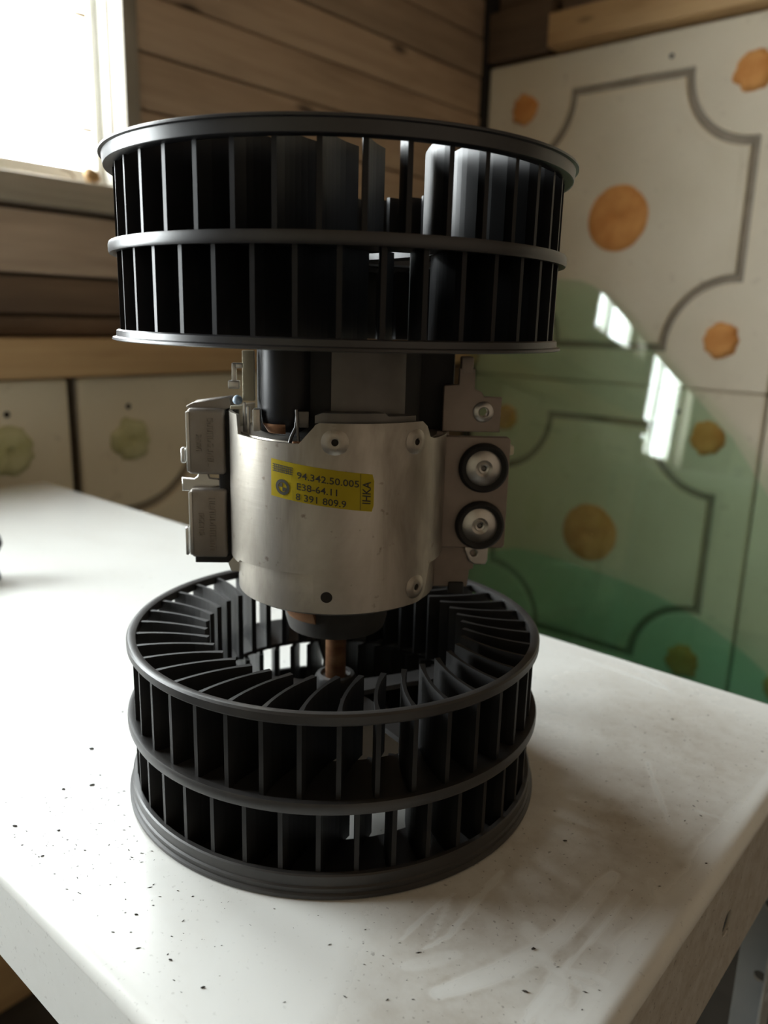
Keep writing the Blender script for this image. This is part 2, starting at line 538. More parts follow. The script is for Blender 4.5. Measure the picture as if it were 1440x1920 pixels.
# decorative beige tiles on both walls: slab + raised outer border + raised inner field, the groove runs between
T = 0.496
def tile_outline(h, a, C=0.19):
    """square of half size h whose corners are cut by concave arcs of radius a about (C, C)"""
    pts = []
    d = h - C
    th0 = math.degrees(math.asin(max(-1, min(1, d / a))))
    for qx, qy, s in ((1, 1, 270), (-1, 1, 0), (-1, -1, 90), (1, -1, 180)):
        a0, a1 = s + th0, s - 90 - th0
        for i in range(15):
            t = R(a0 + (a1 - a0) * i / 14)
            pts.append((qx * C + a * math.cos(t), qy * C + a * math.sin(t)))
    return pts
def tile_mesh_build():
    h = T / 2
    bm = bmesh.new()
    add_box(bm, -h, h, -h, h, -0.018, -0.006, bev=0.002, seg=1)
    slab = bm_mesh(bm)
    outer = plate_mesh(rrect(-h, h, -h, h, 0.004, 2), [tile_outline(0.1955, 0.0945)[::-1]], 0.010, 0.003)
    outer.transform(Matrix.Translation((0, 0, -0.005)))
    inner = plate_mesh(tile_outline(0.1845, 0.1055), [], 0.010, 0.003)
    inner.transform(Matrix.Translation((0, 0, -0.005)))
    line = plate_mesh(tile_outline(0.174, 0.1165), [tile_outline(0.171, 0.1190)[::-1]], 0.0016, 0.0005)
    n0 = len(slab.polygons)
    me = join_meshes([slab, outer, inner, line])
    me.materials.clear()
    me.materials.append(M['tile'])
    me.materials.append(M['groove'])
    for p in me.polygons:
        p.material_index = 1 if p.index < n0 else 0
    return me
tile_me = tile_mesh_build()

def foam_blob(r, seed, lumpy=0.18, thick=0.007, dimple=False):
    bm = bmesh.new()
    n = 40
    rings = []
    fr = [0.0, 0.12, 0.2, 0.35, 0.55, 0.75, 0.9, 1.0, 1.02]
    for k, f in enumerate(fr):
        ring = []
        for i in range(n):
            a = 2 * math.pi * i / n
            e = 1 + lumpy * noise.noise(Vector((math.cos(a) * 2.2, math.sin(a) * 2.2, seed))) * min(1, f * 1.5) + lumpy * 0.5 * noise.noise(Vector((math.cos(a) * 6, math.sin(a) * 6, seed + 5))) * f * f
            x, y = r * f * e * math.cos(a), r * f * e * math.sin(a)
            z = thick * (1 - max(0, (f - 0.72) / 0.3) ** 2)
            z += 0.0016 * noise.noise(Vector((x * 120, y * 120, seed)))
            if dimple:
                if f < 0.15: z -= 0.003
                elif f < 0.3: z += 0.001
            if f > 1.01: z = -0.001
            ring.append(bm.verts.new((x, y, z)))
        rings.append(ring)
    for A, B in zip(rings, rings[1:]):
        for i in range(n):
            try: bm.faces.new((A[i], A[(i + 1) % n], B[(i + 1) % n], B[i]))
            except ValueError: pass
    bmesh.ops.remove_doubles(bm, verts=bm.verts, dist=1e-7)
    return bm_mesh(bm)

blob_cache = {}
def add_tile(parent, mat4, foam, centre_r, corner_rs, hole=None):
    t = bpy.data.objects.new('tile', tile_me)
    COL.objects.link(t)
    t.parent = parent
    t.matrix_world = mat4
    def pad(x, y, r, seed, lump, dim):
        key = (round(r, 4), seed, foam)
        if key not in blob_cache:
            blob_cache[key] = foam_blob(r, seed, lump, 0.006 if dim else 0.009, dim)
            blob_cache[key].materials.append(M[foam])
            for p in blob_cache[key].polygons: p.use_smooth = True
        o = bpy.data.objects.new('foam_pad', blob_cache[key])
        COL.objects.link(o)
        o.parent = t
        o.location = (x, y, 0)
    if centre_r:
        pad(0, 0, centre_r, 3, 0.03, True)
    for (x, y, r, s) in corner_rs:
        pad(x, y, r, s, 0.22, foam == 'foam_green')
    if hole:
        for hx, hy in hole:
            o = link('nail_hole_shade', lathe([(0, 0.0004), (0.0024, 0.0008), (0.0034, 0.0003), (0.0038, -0.001)], 16), 'shade_black', t, 50)  # raised near-black cap painted for the dark of a hole
            o.location = (hx, hy, 0)
    return t

def on_right(x0, ztop):
    return Matrix(((1, 0, 0, x0 + T / 2), (0, 0, -1, WY), (0, 1, 0, ztop - T / 2 + 0.002), (0, 0, 0, 1)))
def on_left(y0, ztop):
    # tile x -> +y? viewed from inside the room the left wall runs along +y to the right
    return Matrix(((0, 0, 1, WX), (1, 0, 0, y0 + T / 2), (0, 1, 0, ztop - T / 2 + 0.002), (0, 0, 0, 1)))
c = 0.176
for col in range(3):
    x0 = -0.628 + col * 0.499
    add_tile(wall_right, on_right(x0, 0.575), 'foam_orange', 0.048,
             [(-c, c, 0.022, 11), (c, c, 0.026, 12), (c, -c, 0.0245, 13), (-c, -c, 0.024, 14)], [(0.060, 0.214)])
    add_tile(wall_right, on_right(x0, 0.078), 'foam_orange', 0.048,
             [(-c, c, 0.022, 15), (c - 0.002, c + 0.003, 0.025, 16), (c, -c, 0.026, 17), (-c, -c, 0.024, 18)], [(0.127, 0.214)])
for y0 in (-0.263, 0.245):
    add_tile(wall_left, on_left(y0, 0.095), 'foam_green', 0.046,
             [(-c - 0.011, c - 0.001, 0.025, 21), (c + 0.003, c, 0.026, 22), (c, -c, 0.025, 23), (-c, -c, 0.025, 24)],
             [(-c - 0.012, 0.214), (c + 0.004, 0.214)])
box('filler_board', (PX0, WX - 0.002, 0.746, 0.98, -0.40, 0.095), 'dark_wood', wall_left, 0.001)
# near-black strip painting the shade in the gap between the two walls
tag(box('gap_shade_1', (-0.6545, -0.6295, 0.986, 1.0215, FLOOR_Z + 0.001, 1.2), 'shade_black', None, 0.001), kind='structure')

# ================================================================== the table
TX0, TX1, TY0, TY1 = -0.582, 0.1345, -0.1145, 0.1765
ER = 0.0045
E2 = ER + 0.003
table = bpy.data.objects.new('work_table', None)
COL.objects.link(table)
table.location = (-0.22, 0.03, FLOOR_Z)
tag(table, 'white enamelled steel table with rounded edges under the blower, dusty and scratched', 'table')
TL = Vector(table.location)

STROKES = [  # (half width, strength, polyline) wiped tracks and scratches in the dust
    (0.0024, 0.75, [(0.1089, 0.0139), (0.1087, 0.0056), (0.1092, -0.0178), (0.1075, -0.0299), (0.1035, -0.0423), (0.0995, -0.0514), (0.0952, -0.0596)]),
    (0.0007, 0.9, [(0.1162, 0.0078), (0.1166, -0.0095), (0.1155, -0.0301)]),
    (0.0010, 0.8, [(0.1151, -0.0312), (0.1235, -0.0269), (0.128, -0.0269)]),
    (0.0011, 0.7, [(0.1155, -0.0325), (0.1246, -0.0323), (0.1281, -0.0318)]),
    (0.0026, 0.7, [(0.1154, -0.0337), (0.1185, -0.0401), (0.1205, -0.049)]),
    (0.0008, 0.8, [(0.1161, -0.0378), (0.1159, -0.0469), (0.1168, -0.0523)]),
    (0.0012, 0.7, [(0.114, -0.0326), (0.1096, -0.0305), (0.1066, -0.0282)]),
    (0.0006, 0.8, [(0.0767, -0.0522), (0.0762, -0.0396), (0.077, -0.0276)]),
    (0.0006, 0.6, [(0.083, -0.0459), (0.0768, -0.0287)]),
    (0.0007, 0.8, [(0.0837, -0.0504), (0.0857, -0.0421), (0.0841, -0.028), (0.0822, -0.0092)]),
    (0.0019, 0.45, [(0.0837, -0.0585), (0.0913, -0.046)]),
    (0.0007, 1.0, [(0.1149, 0.0662), (0.1219, 0.0676), (0.1274, 0.0677)]),
    (0.0009, 1.0, [(0.0232, 0.1595), (0.0471, 0.1578), (0.0727, 0.1542)]),
    (0.0008, 1.0, [(0.047, 0.1700), (0.0738, 0.1529)]),
    (0.0008, 0.8, [(-0.0058, -0.0924), (0.0036, -0.0927), (0.0121, -0.0891)]),
    (0.0014, 0.6, [(0.1188, 0.0198), (0.1248, 0.0126)]),
    (0.0012, 0.6, [(0.1226, -0.0121), (0.1228, -0.0038)]),
    (0.0020, 0.5, [(0.1002, -0.0232), (0.104, -0.0266)]),
    (0.0040, 0.6, [(0.128, 0.08), (0.129, 0.02), (0.129, -0.03), (0.127, -0.08)]),
    (0.0007, 0.7, [(0.090, 0.085), (0.098, 0.072), (0.112, 0.052)]),
]
def seg_dist(px, py, a, b):
    ax, ay = a; bx_, by_ = b
    dx, dy = bx_ - ax, by_ - ay
    L = dx * dx + dy * dy
    t = max(0.0, min(1.0, ((px - ax) * dx + (py - ay) * dy) / L)) if L else 0
    return math.hypot(px - ax - t * dx, py - ay - t * dy)
BBOX = [(min(p[0] for p in s[2]) - 0.012, max(p[0] for p in s[2]) + 0.012, min(p[1] for p in s[2]) - 0.012, max(p[1] for p in s[2]) + 0.012) for s in STROKES]

LEN = []
for _w, _s, _p in STROKES:
    acc = [0.0]
    for a_, b_ in zip(_p, _p[1:]):
        acc.append(acc[-1] + math.hypot(b_[0] - a_[0], b_[1] - a_[1]))
    LEN.append(acc)
def stroke_dist(px, py, pts, acc):
    best, bt = 9.0, 0.0
    for k, (a, b) in enumerate(zip(pts, pts[1:])):
        dx, dy = b[0] - a[0], b[1] - a[1]
        L = dx * dx + dy * dy
        t = max(0.0, min(1.0, ((px - a[0]) * dx + (py - a[1]) * dy) / L))
        d = math.hypot(px - a[0] - t * dx, py - a[1] - t * dy)
        if d < best:
            best, bt = d, (acc[k] + t * math.sqrt(L)) / acc[-1]
    return best, bt

def grime(x, y):
    def g(cx, cy, sx, sy):
        return math.exp(-((x - cx) / sx) ** 2 - ((y - cy) / sy) ** 2)
    n1 = noise.noise(Vector((x * 14, y * 14, 1.3)))
    n2 = noise.noise(Vector((x * 45, y * 45, 7.7)))
    n3 = noise.noise(Vector((x * 170, y * 170, 3.1)))
    v = 0.08 + 0.10 * n1 + 0.05 * n2
    v += 0.70 * g(0.105, 0.035, 0.045, 0.055)      # dusty patch to the right of the blower
    v += 0.72 * g(0.110, -0.045, 0.042, 0.045)
    v += 0.34 * g(0.09, 0.13, 0.08, 0.05)
    v += 0.10 * g(-0.02, -0.085, 0.03, 0.02)
    v *= 0.85 + 0.45 * n1 + 0.35 * n2 + 0.15 * n3
    # wiped, cleaner patches
    v -= 0.55 * g(0.062, -0.078, 0.022, 0.020)
    v -= 0.35 * g(0.082, 0.030, 0.010, 0.014)
    v -= 0.25 * g(0.128, -0.005, 0.010, 0.06)
    for (w, s, pts), bb, acc in zip(STROKES, BBOX, LEN):
        if bb[0] < x < bb[1] and bb[2] < y < bb[3]:
            d, t = stroke_dist(x, y, pts, acc)
            d += 0.0007 * n2 + 0.0004 * n3
            we = w * (0.35 + 0.75 * math.sqrt(max(0.0, math.sin(math.pi * (0.06 + 0.88 * t)))))
            if d < we * 2.4:
                e = max(0.0, min(1.0, (we * 1.4 - d) / (we * 0.6)))
                v = v * (1 - s * e * min(1.0, 0.75 + 0.6 * n3 + 0.3))
                if w > 0.002 and we * 1.3 < d < we * 2.0:
                    v += 0.14 * max(0.0, n3 + 0.5)
    return max(0.0, min(1.0, v))

def grid_axis(a, b, segs):
    """segs: list of (upto, step)"""
    out = [a]
    for upto, step in segs:
        n = max(1, round((upto - out[-1]) / step))
        s0 = out[-1]
        out += [s0 + (upto - s0) * (i + 1) / n for i in range(n)]
    return out
gx = grid_axis(TX0 + E2, TX1 - E2, [(-0.15, 0.02), (-0.02, 0.004), (TX1 - E2, 0.00085)])
gy = grid_axis(TY0 + E2, TY1 - E2, [(0.09, 0.00085), (TY1 - E2, 0.0013)])
nx, ny = len(gx), len(gy)
verts = [(x - TL.x, y - TL.y, -TL.z) for y in gy for x in gx]
faces = [(j * nx + i, j * nx + i + 1, (j + 1) * nx + i + 1, (j + 1) * nx + i) for j in range(ny - 1) for i in range(nx - 1)]
me = bpy.data.meshes.new('table_top')
me.from_pydata(verts, [], faces)
at = me.attributes.new('grime', 'FLOAT', 'POINT')
at.data.foreach_set('value', [grime(x, y) for y in gy for x in gx])
for p in me.polygons: p.use_smooth = True
link('table_top', me, 'enamel', table)

# rolled edge and side skirts, one closed loop of profile around the top; slotted holes go through the right skirt
SK_F, SK_R = -0.0315, -0.053
def rolled_edge():
    bm = bmesh.new()
    loops = []
    cr = 0.004
    corners = [((TX1 - E2, TY0 + E2), -90), ((TX1 - E2, TY1 - E2), 0), ((TX0 + E2, TY1 - E2), 90), ((TX0 + E2, TY0 + E2), 180)]
    # path points: (base point on top grid border, outward dir, outward offset factor)
    path = []
    for (cx, cy), a in corners:
        for i in range(9):
            t = R(a + 90 * i / 8)
            path.append((cx, cy, math.cos(t), math.sin(t)))
    prof = [(0.0, 0.0), (0.0015, 0.0)] + [(E2 - ER + ER * math.sin(R(q)), ER * (math.cos(R(q)) - 1)) for q in range(0, 91, 15)]
    for (cx, cy, ox, oy) in path:
        loops.append([bm.verts.new((cx + ox * d - TL.x, cy + oy * d - TL.y, z - TL.z)) for d, z in prof])
    n = len(loops)
    for i in range(n):
        A, B = loops[i], loops[(i + 1) % n]
        for j in range(len(prof) - 1):
            q = [A[j], A[j + 1], B[j + 1], B[j]]
            if (A[j].co - B[j].co).length < 1e-7: q = [A[j], A[j + 1], B[j + 1]]
            bm.faces.new(q)
    # rounded vertical corners joining the skirts
    for q in range(4):
        for i in range(q * 9, q * 9 + 8):
            low = []
            for k in (i, i + 1):
                t = loops[k][-1]
                low.append(bm.verts.new((t.co.x, t.co.y, SK_F - TL.z)))
            bm.faces.new((loops[i][-1], low[0], low[1], loops[i + 1][-1]))
    bmesh.ops.remove_doubles(bm, verts=bm.verts, dist=1e-7)
    me = bm_mesh(bm)
    at_ = me.attributes.new('grime', 'FLOAT', 'POINT')
    at_.data.foreach_set('value', [grime(v.co.x + TL.x, v.co.y + TL.y) for v in me.vertices])
    return me
link('rolled_edge', rolled_edge(), 'enamel', table, 60)
def skirt(name, out, frm, holes=(), dirt_shade=0.12):
    me = plate_mesh(out, holes, 0.0012, 0.0002, frm)
    at_ = me.attributes.new('grime', 'FLOAT', 'POINT')
    at_.data.foreach_set('value', [dirt_shade] * len(me.vertices))
    o = link(name, me, 'enamel', table)
    me.transform(Matrix.Translation(-TL))
    return o
th = 0.0006
skirt('front_skirt', [(TX0 + E2, SK_F), (TX1 - E2, SK_F - 0.003), (TX1 - E2, -ER), (TX0 + E2, -ER)], frame((0, TY0 + th, 0), (1, 0, 0), (0, 0, 1)))
skirt('side_skirt', [(TY0 + E2, SK_R + 0.004), (0.028, SK_R + 0.002), (0.030, SK_R), (TY1 - E2, SK_R), (TY1 - E2, -ER), (TY0 + E2, -ER)],
      frame((TX1 - th, 0, 0), (0, 1, 0), (0, 0, 1)), [circle(0.0525, -0.0275, 0.0046, 24)[::-1], circle(-0.06, -0.0275, 0.0046, 24)[::-1]], 0.8)  # grime raised beyond the real dirt to paint this shaded side darker
skirt('back_skirt', [(TX0 + E2, SK_F), (TX1 - E2, SK_F), (TX1 - E2, -ER), (TX0 + E2, -ER)], frame((0, TY1 - th, 0), (1, 0, 0), (0, 0, 1)))
skirt('side_skirt', [(TY0 + E2, SK_F), (TY1 - E2, SK_F), (TY1 - E2, -ER), (TY0 + E2, -ER)], frame((TX0 + th, 0, 0), (0, 1, 0), (0, 0, 1)))
# slotted angle-iron legs
def leg(cx, cy, sx, sy):
    zt, zb = -0.008, FLOOR_Z
    w = 0.0165
    hs = [circle(0.0105, z, 0.0030, 16)[::-1] for z in [zt - 0.0885 - 0.0397 * k for k in range(-1, 9)]]
    a = plate_mesh([(0, zb), (w, zb), (w, zt), (0, zt)], hs, 0.0016, 0.0003)
    b = a.copy()
    # flange facing -y/+y
    A = Matrix(((sx, 0, 0, cx), (0, 0, 1, cy), (0, 1, 0, 0), (0, 0, 0, 1)))
    B = Matrix(((0, 0, 1, cx + sx * (w - 0.0008)), (sy, 0, 0, cy), (0, 1, 0, 0), (0, 0, 0, 1)))
    a.transform(A); b.transform(B)
    me = join_meshes([a, b])
    me.materials.clear()
    me.transform(Matrix.Translation(-TL))
    link('leg', me, 'leg', table)
leg(0.1158, 0.168, 1, -1)
leg(0.1158, -0.100, 1, 1)
leg(-0.563, 0.168, -1, -1)
leg(-0.563, -0.100, -1, 1)

# ================================================================== the blower
BA = R(43.955)
blower = bpy.data.objects.new('blower_motor', None)
COL.objects.link(blower)
blower.rotation_euler = (0, 0, BA)
tag(blower, 'double blower motor, two black fan wheels stacked on a metal motor with a yellow sticker', 'blower motor')
# local frame: x = right in the picture, y = away from the camera, millimetres below -> metres
mm = 0.001

def blade_mesh(z0, z1, r0=0.0462, r1=0.0722):
    n = 9
    pts = []
    for i in range(n + 1):
        s = i / n
        r = r1 + (r0 - r1) * s
        t = (0.3 * s + 7.0 * s * s) * mm
        pts.append((r, t))
    th_ = [0.72 if s < 0.12 else 0.55 for s in [i / n for i in range(n + 1)]]
    th_[-1] = 0.95; th_[-2] = 0.8; th_[-3] = 0.6
    bm = bmesh.new()
    cols = []
    for i, (r, t) in enumerate(pts):
        a, b_ = pts[max(i - 1, 0)], pts[min(i + 1, n)]
        d = Vector((b_[0] - a[0], b_[1] - a[1])).normalized()
        nrm = Vector((-d.y, d.x)) * th_[i] * mm
        cols.append([bm.verts.new((r + nrm.x, t + nrm.y, z)) for z in (z0, z1)] + [bm.verts.new((r - nrm.x, t - nrm.y, z)) for z in (z1, z0)])
    for A, B in zip(cols, cols[1:]):
        for k in range(4):
            bm.faces.new((A[k], A[(k + 1) % 4], B[(k + 1) % 4], B[k]))
    bm.faces.new(cols[0][::-1]); bm.faces.new(cols[-1])
    me = bm_mesh(bm, 'fan_blade')
    return me

def make_wheel(z_of, ph_up, ph_lo, mat, blade_mat, ends, RS):
    """z_of(h): local height in a 60 mm wheel (0 = outer/table end) -> world z"""
    bm = bmesh.new()
    P = lambda prof: [(r * mm * RS, z_of(z)) for r, z in prof]
    # middle plate with its rim
    lathe_bm(bm, P([(50, 29.4), (71, 29.4), (72.6, 28.2), (74.4, 28.2), (74.7, 29), (74.7, 31), (74.4, 31.8), (72.6, 31.8), (71, 31), (50, 31)]), 120)
    # hub
    lathe_bm(bm, P([(4.0, 28), (6.2, 28), (7.8, 30), (7.8, 36.5), (7.0, 37.8), (5.6, 38), (5.4, 37), (4.0, 37)]), 40)
    for k in range(5):
        a = R(72 * k + 20)
        pts = []
        for r, hw in ((7.2, 5.0), (30, 4.0), (51.5, 6.5)):
            pts.append((r, hw))
        prev = None
        for r, hw in pts:
            q = []
            for s, z in ((-hw, 29.2), (hw, 29.2), (hw, 31.2), (-hw, 31.2)):
                x, y = r * mm * math.cos(a) - s * mm * math.sin(a), r * mm * math.sin(a) + s * mm * math.cos(a)
                q.append(bm.verts.new((x, y, z_of(z))))
            if prev:
                for i in range(4):
                    bm.faces.new((prev[i], prev[(i + 1) % 4], q[(i + 1) % 4], q[i]))
            prev = q
    wheel = link('fan_wheel', bm_mesh(bm), mat, blower, 35)
    for prof in ends:
        o = link('rim_ring', lathe(P(prof), 144, True), mat, wheel, 35)
    for (za, zb, ph) in ((31.0, 58.6, ph_up), (1.8, 29.4, ph_lo)):
        a, b_ = sorted((z_of(za), z_of(zb)))
        me = blade_mesh(a, b_)
        me.materials.append(M[blade_mat])
        for k in range(40):
            o = bpy.data.objects.new('fan_blade', me)
            COL.objects.link(o)
            o.parent = wheel
            o.rotation_euler = (0, 0, R(ph + 9 * k))
            o.scale = (RS, RS, 1)
    return wheel

inner_ring = [(70.8, 56.0), (73.2, 55.8), (73.9, 56.6), (73.9, 58.9), (73.4, 59.6), (72.4, 59.7), (70.8, 59.2)]
table_ring = [(50, 0.9), (70, 0.9), (71, 0.0), (74.6, 0.0), (75.2, 0.6), (75.2, 1.6), (74.4, 2.0), (74.5, 3.6), (73.9, 4.0), (73.9, 7.2), (73.4, 7.6), (72.0, 7.6), (71.6, 2.6), (50, 2.4)]
wheel_low = make_wheel(lambda z: z * mm, -88.96, -93.46, 'ring_dusty', 'blade_dusty', [inner_ring, table_ring], 1.004)
top_inner = [(70.8, 56.4), (72.8, 56.2), (73.4, 56.6), (73.5, 58.4), (74.6, 58.8), (74.8, 59.5), (74.2, 59.8), (70.8, 59.6)]
top_outer = [(71.0, 0.0), (75.8, 0.0), (76.3, 0.3), (76.3, 0.9), (75.4, 1.2), (75.0, 4.5), (74.5, 4.8), (71.2, 4.8)]
def z_top(h):
    return 0.2142 - h * mm * (0.2142 - 0.1592) / 0.0598
wheel_top = make_wheel(z_top, -90.3, -94.46, 'black_plastic', 'blade_black', [top_inner, top_outer], 0.983)

# --- motor body
def P_(*pr):
    return [(r * mm, z * mm) for r, z in pr]
can = link('motor_can', lathe(P_((0, 74.0), (17.5, 74.0), (33.6, 73.6), (35.1, 74.6), (35.1, 128), (34.3, 130), (28, 130.4), (0, 130.4)), 96), 'housing', blower, 40)
link('bearing_cup', lathe(P_((3.6, 57.2), (14.0, 57.0), (17.6, 58.4), (18.6, 62), (19.2, 70), (20.5, 74.2)), 64), 'dark_metal', can, 40)
bm = bmesh.new()
lathe_bm(bm, P_((18.8, 64), (22.4, 70), (22.8, 74), (21.5, 74), (20.8, 70.6), (18.4, 65.5)), 10, True, a0=R(-152), a1=R(-112))
link('torn_flange', bm_mesh(bm), 'copper', can, 40)
link('motor_shaft', lathe(P_((0, 28.5), (3.7, 28.5), (3.8, 29), (3.8, 60), (0, 60)), 32), 'copper', blower, 40)
link('motor_shaft', lathe(P_((0, 130), (4.0, 130), (4.0, 187.5), (3.4, 188), (0, 188)), 32), 'dark_metal', blower, 40)

def band_mesh(Rad, th_, prof):
    """prof: list of (angle deg, z bottom mm, z top mm) round the can"""
    full = []
    for (a0, b0, t0), (a1, b1, t1) in zip(prof, prof[1:]):
        n = max(1, int(abs(a1 - a0) / 3))
        for i in range(n):
            s = i / n
            full.append((a0 + (a1 - a0) * s, b0 + (b1 - b0) * s, t0 + (t1 - t0) * s))
    full.append(prof[-1])
    bm = bmesh.new()
    cols = []
    for a, b_, t in full:
        ca, sa = math.cos(R(a)), math.sin(R(a))
        cols.append([bm.verts.new((Rad * ca, Rad * sa, b_ * mm)), bm.verts.new((Rad * ca, Rad * sa, t * mm)),
                     bm.verts.new(((Rad - th_) * ca, (Rad - th_) * sa, t * mm)), bm.verts.new(((Rad - th_) * ca, (Rad - th_) * sa, b_ * mm))])
    for A, B in zip(cols, cols[1:]):
        for k in range(4):
            bm.faces.new((A[k], A[(k + 1) % 4], B[(k + 1) % 4], B[k]))
    bm.faces.new(cols[0][::-1]); bm.faces.new(cols[-1])
    return bm_mesh(bm)
clamp = link('clamp_band', band_mesh(0.0376, 0.0011, [
    (-212, 86, 136.5), (-152, 86.5, 136.5), (-150.5, 87.5, 130.3), (-130, 88.3, 129.9), (-109, 88.4, 129.9), (-101.5, 88.4, 135.4),
    (-101, 76.0, 136.0), (-99, 75.6, 136.6), (-45, 75.8, 136.6), (-41, 76.2, 134.8), (-38, 79, 131.2), (-34, 88, 130.5), (-6, 88, 130.3)]), 'housing', blower, 40)
# dimples, screw hole; uncut, black discs paint the dark inside the holes
def on_cyl(o, ang, z, rad=0.0376):
    a = R(ang)
    n = Vector((math.cos(a), math.sin(a), 0))
    t = Vector((-math.sin(a), math.cos(a), 0))
    o.matrix_local = Matrix(((t.x, 0, n.x, n.x * rad), (t.y, 0, n.y, n.y * rad), (0, 1, 0, z), (0, 0, 0, 1)))
for ang, z in ((-91.7, 0.1309), (-49.4, 0.1303), (-46.2, 0.0815)):
    o = link('dimple', lathe(P_((1.1, -0.8), (1.1, 0.6), (1.6, 0.75), (2.8, 0.55), (4.3, -0.15)), 28), 'housing', clamp, 40)
    on_cyl(o, ang, z)
    o2 = link('dimple_hole_shade', lathe(P_((0, 0.10), (1.15, 0.10)), 20), 'shade_black', clamp)
    on_cyl(o2, ang, z)
o = link('screw_hole_shade', lathe(P_((0, 0.06), (1.75, 0.08), (1.95, -0.1)), 24), 'shade_black', clamp)
on_cyl(o, -94.9, 0.0812)

# --- yellow sticker with its print, bent round the band
A0, A1, RL = -123.6, -72.8, 0.03775
LW = R(A1 - A0) * RL
LH = 0.0118
def label_pt(u, v, lift=0.0):
    """u 0..LW along, v 0..LH up"""
    s = u / LW
    a = R(A0) + u / RL
    z = 0.1130 - 0.0039 * s + v
    rr = RL + lift
    return (rr * math.cos(a), rr * math.sin(a), z)
def bend(me, lift):
    for v in me.vertices:
        v.co = Vector(label_pt(v.co.x, v.co.y, lift))
    me.update()
bm = bmesh.new()
nu, nv = 44, 6
gridv = []
for i in range(nu + 1):
    row = []
    for j in range(nv + 1):
        u, v = LW * i / nu, LH * j / nv
        # rounded right corners
        if i == nu and j in (0, nv): u -= 0.0006
        row.append(bm.verts.new(label_pt(u, v)))
    gridv.append(row)
for i in range(nu):
    for j in range(nv):
        bm.faces.new((gridv[i][j], gridv[i + 1][j], gridv[i + 1][j + 1], gridv[i][j + 1]))
r = bmesh.ops.solidify(bm, geom=list(bm.faces), thickness=0.0001)
sticker = link('sticker', bm_mesh(bm), 'yellow', blower)
def text_mesh(txt, size, width=None, bold=0.0):
    cu = bpy.data.curves.new('txt', 'FONT')
    cu.body = txt
    cu.size = size
    cu.resolution_u = 3
    cu.offset = bold
    o = bpy.data.objects.new('tmp_txt', cu)
    COL.objects.link(o)
    dg = bpy.context.evaluated_depsgraph_get()
    me = bpy.data.meshes.new_from_object(o.evaluated_get(dg))
    bpy.data.objects.remove(o)
    bpy.data.curves.remove(cu)
    xs = [v.co.x for v in me.vertices]; ys = [v.co.y for v in me.vertices]
    me.transform(Matrix.Translation((-min(xs), -min(ys), 0)))
    if width:
        me.transform(Matrix.Diagonal((width / (max(xs) - min(xs)), 1, 1, 1)))
    return me
letters = []
for txt, u0, u1, vt, hgt in (('94.342.50.005', 0.276, 0.855, 0.29, 0.185), ('E38-64.11', 0.276, 0.655, 0.585, 0.185), ('8 391 809.9', 0.265, 0.74, 0.865, 0.185)):
    me = text_mesh(txt, LH * hgt * 1.38, LW * (u1 - u0), 0.00003)
    me.transform(Matrix.Translation((LW * u0, LH * (1 - vt - hgt / 2), 0)))
    letters.append(me)
me = text_mesh('IHKA', LW * 0.082 * 1.38, LH * 0.60, 0.00004)
me.transform(Matrix.Translation((LW * 0.968, LH * 0.20, 0)) @ Matrix.Rotation(R(90), 4, 'Z'))
letters.append(me)
bm = bmesh.new()
def flat_quad(bm, x0, x1, y0, y1, n=4, slope=0.0):
    vs = [[bm.verts.new((x0 + (x1 - x0) * i / n, y + slope * i / n, 0)) for y in (y0, y1)] for i in range(n + 1)]
    for A, B in zip(vs, vs[1:]):
        bm.faces.new((A[0], B[0], B[1], A[1]))
flat_quad(bm, LW * 0.868, LW * 0.872, LH * 0.01, LH * 0.99)
flat_quad(bm, LW * 0.235, LW * 0.2375, LH * 0.02, LH * 0.30)
for vv in (0.86, 0.80, 0.74, 0.68):
    flat_quad(bm, LW * 0.02, LW * 0.235, LH * vv, LH * (vv + 0.022))
for k in range(9):
    flat_quad(bm, LW * (0.035 + 0.022 * k), LW * (0.042 + 0.022 * k), LH * 0.68, LH * 0.87, 1)
letters.append(bm_mesh(bm))
me = join_meshes(letters)
bend(me, 0.00013)
me.materials.clear()
link('print', me, 'black_ink', sticker)
# round quartered emblem
ec = (LW * 0.128, LH * 0.30)
def arc_fan(r0, r1, a0, a1, n):
    bm = bmesh.new()
    vs = []
    for i in range(n + 1):
        a = R(a0 + (a1 - a0) * i / n)
        vs.append((bm.verts.new((ec[0] + r0 * math.cos(a), ec[1] + r0 * math.sin(a), 0)), bm.verts.new((ec[0] + r1 * math.cos(a), ec[1] + r1 * math.sin(a), 0))))
    for A, B in zip(vs, vs[1:]):
        bm.faces.new((A[0], A[1], B[1], B[0]))
    return bm_mesh(bm)
me = join_meshes([arc_fan(0.00150, 0.00245, 0, 360, 40), arc_fan(0.00002, 0.00132, 90, 180, 8), arc_fan(0.00002, 0.00132, 270, 360, 8)])
bend(me, 0.00014)
me.materials.clear()
link('emblem', me, 'black_ink', sticker)

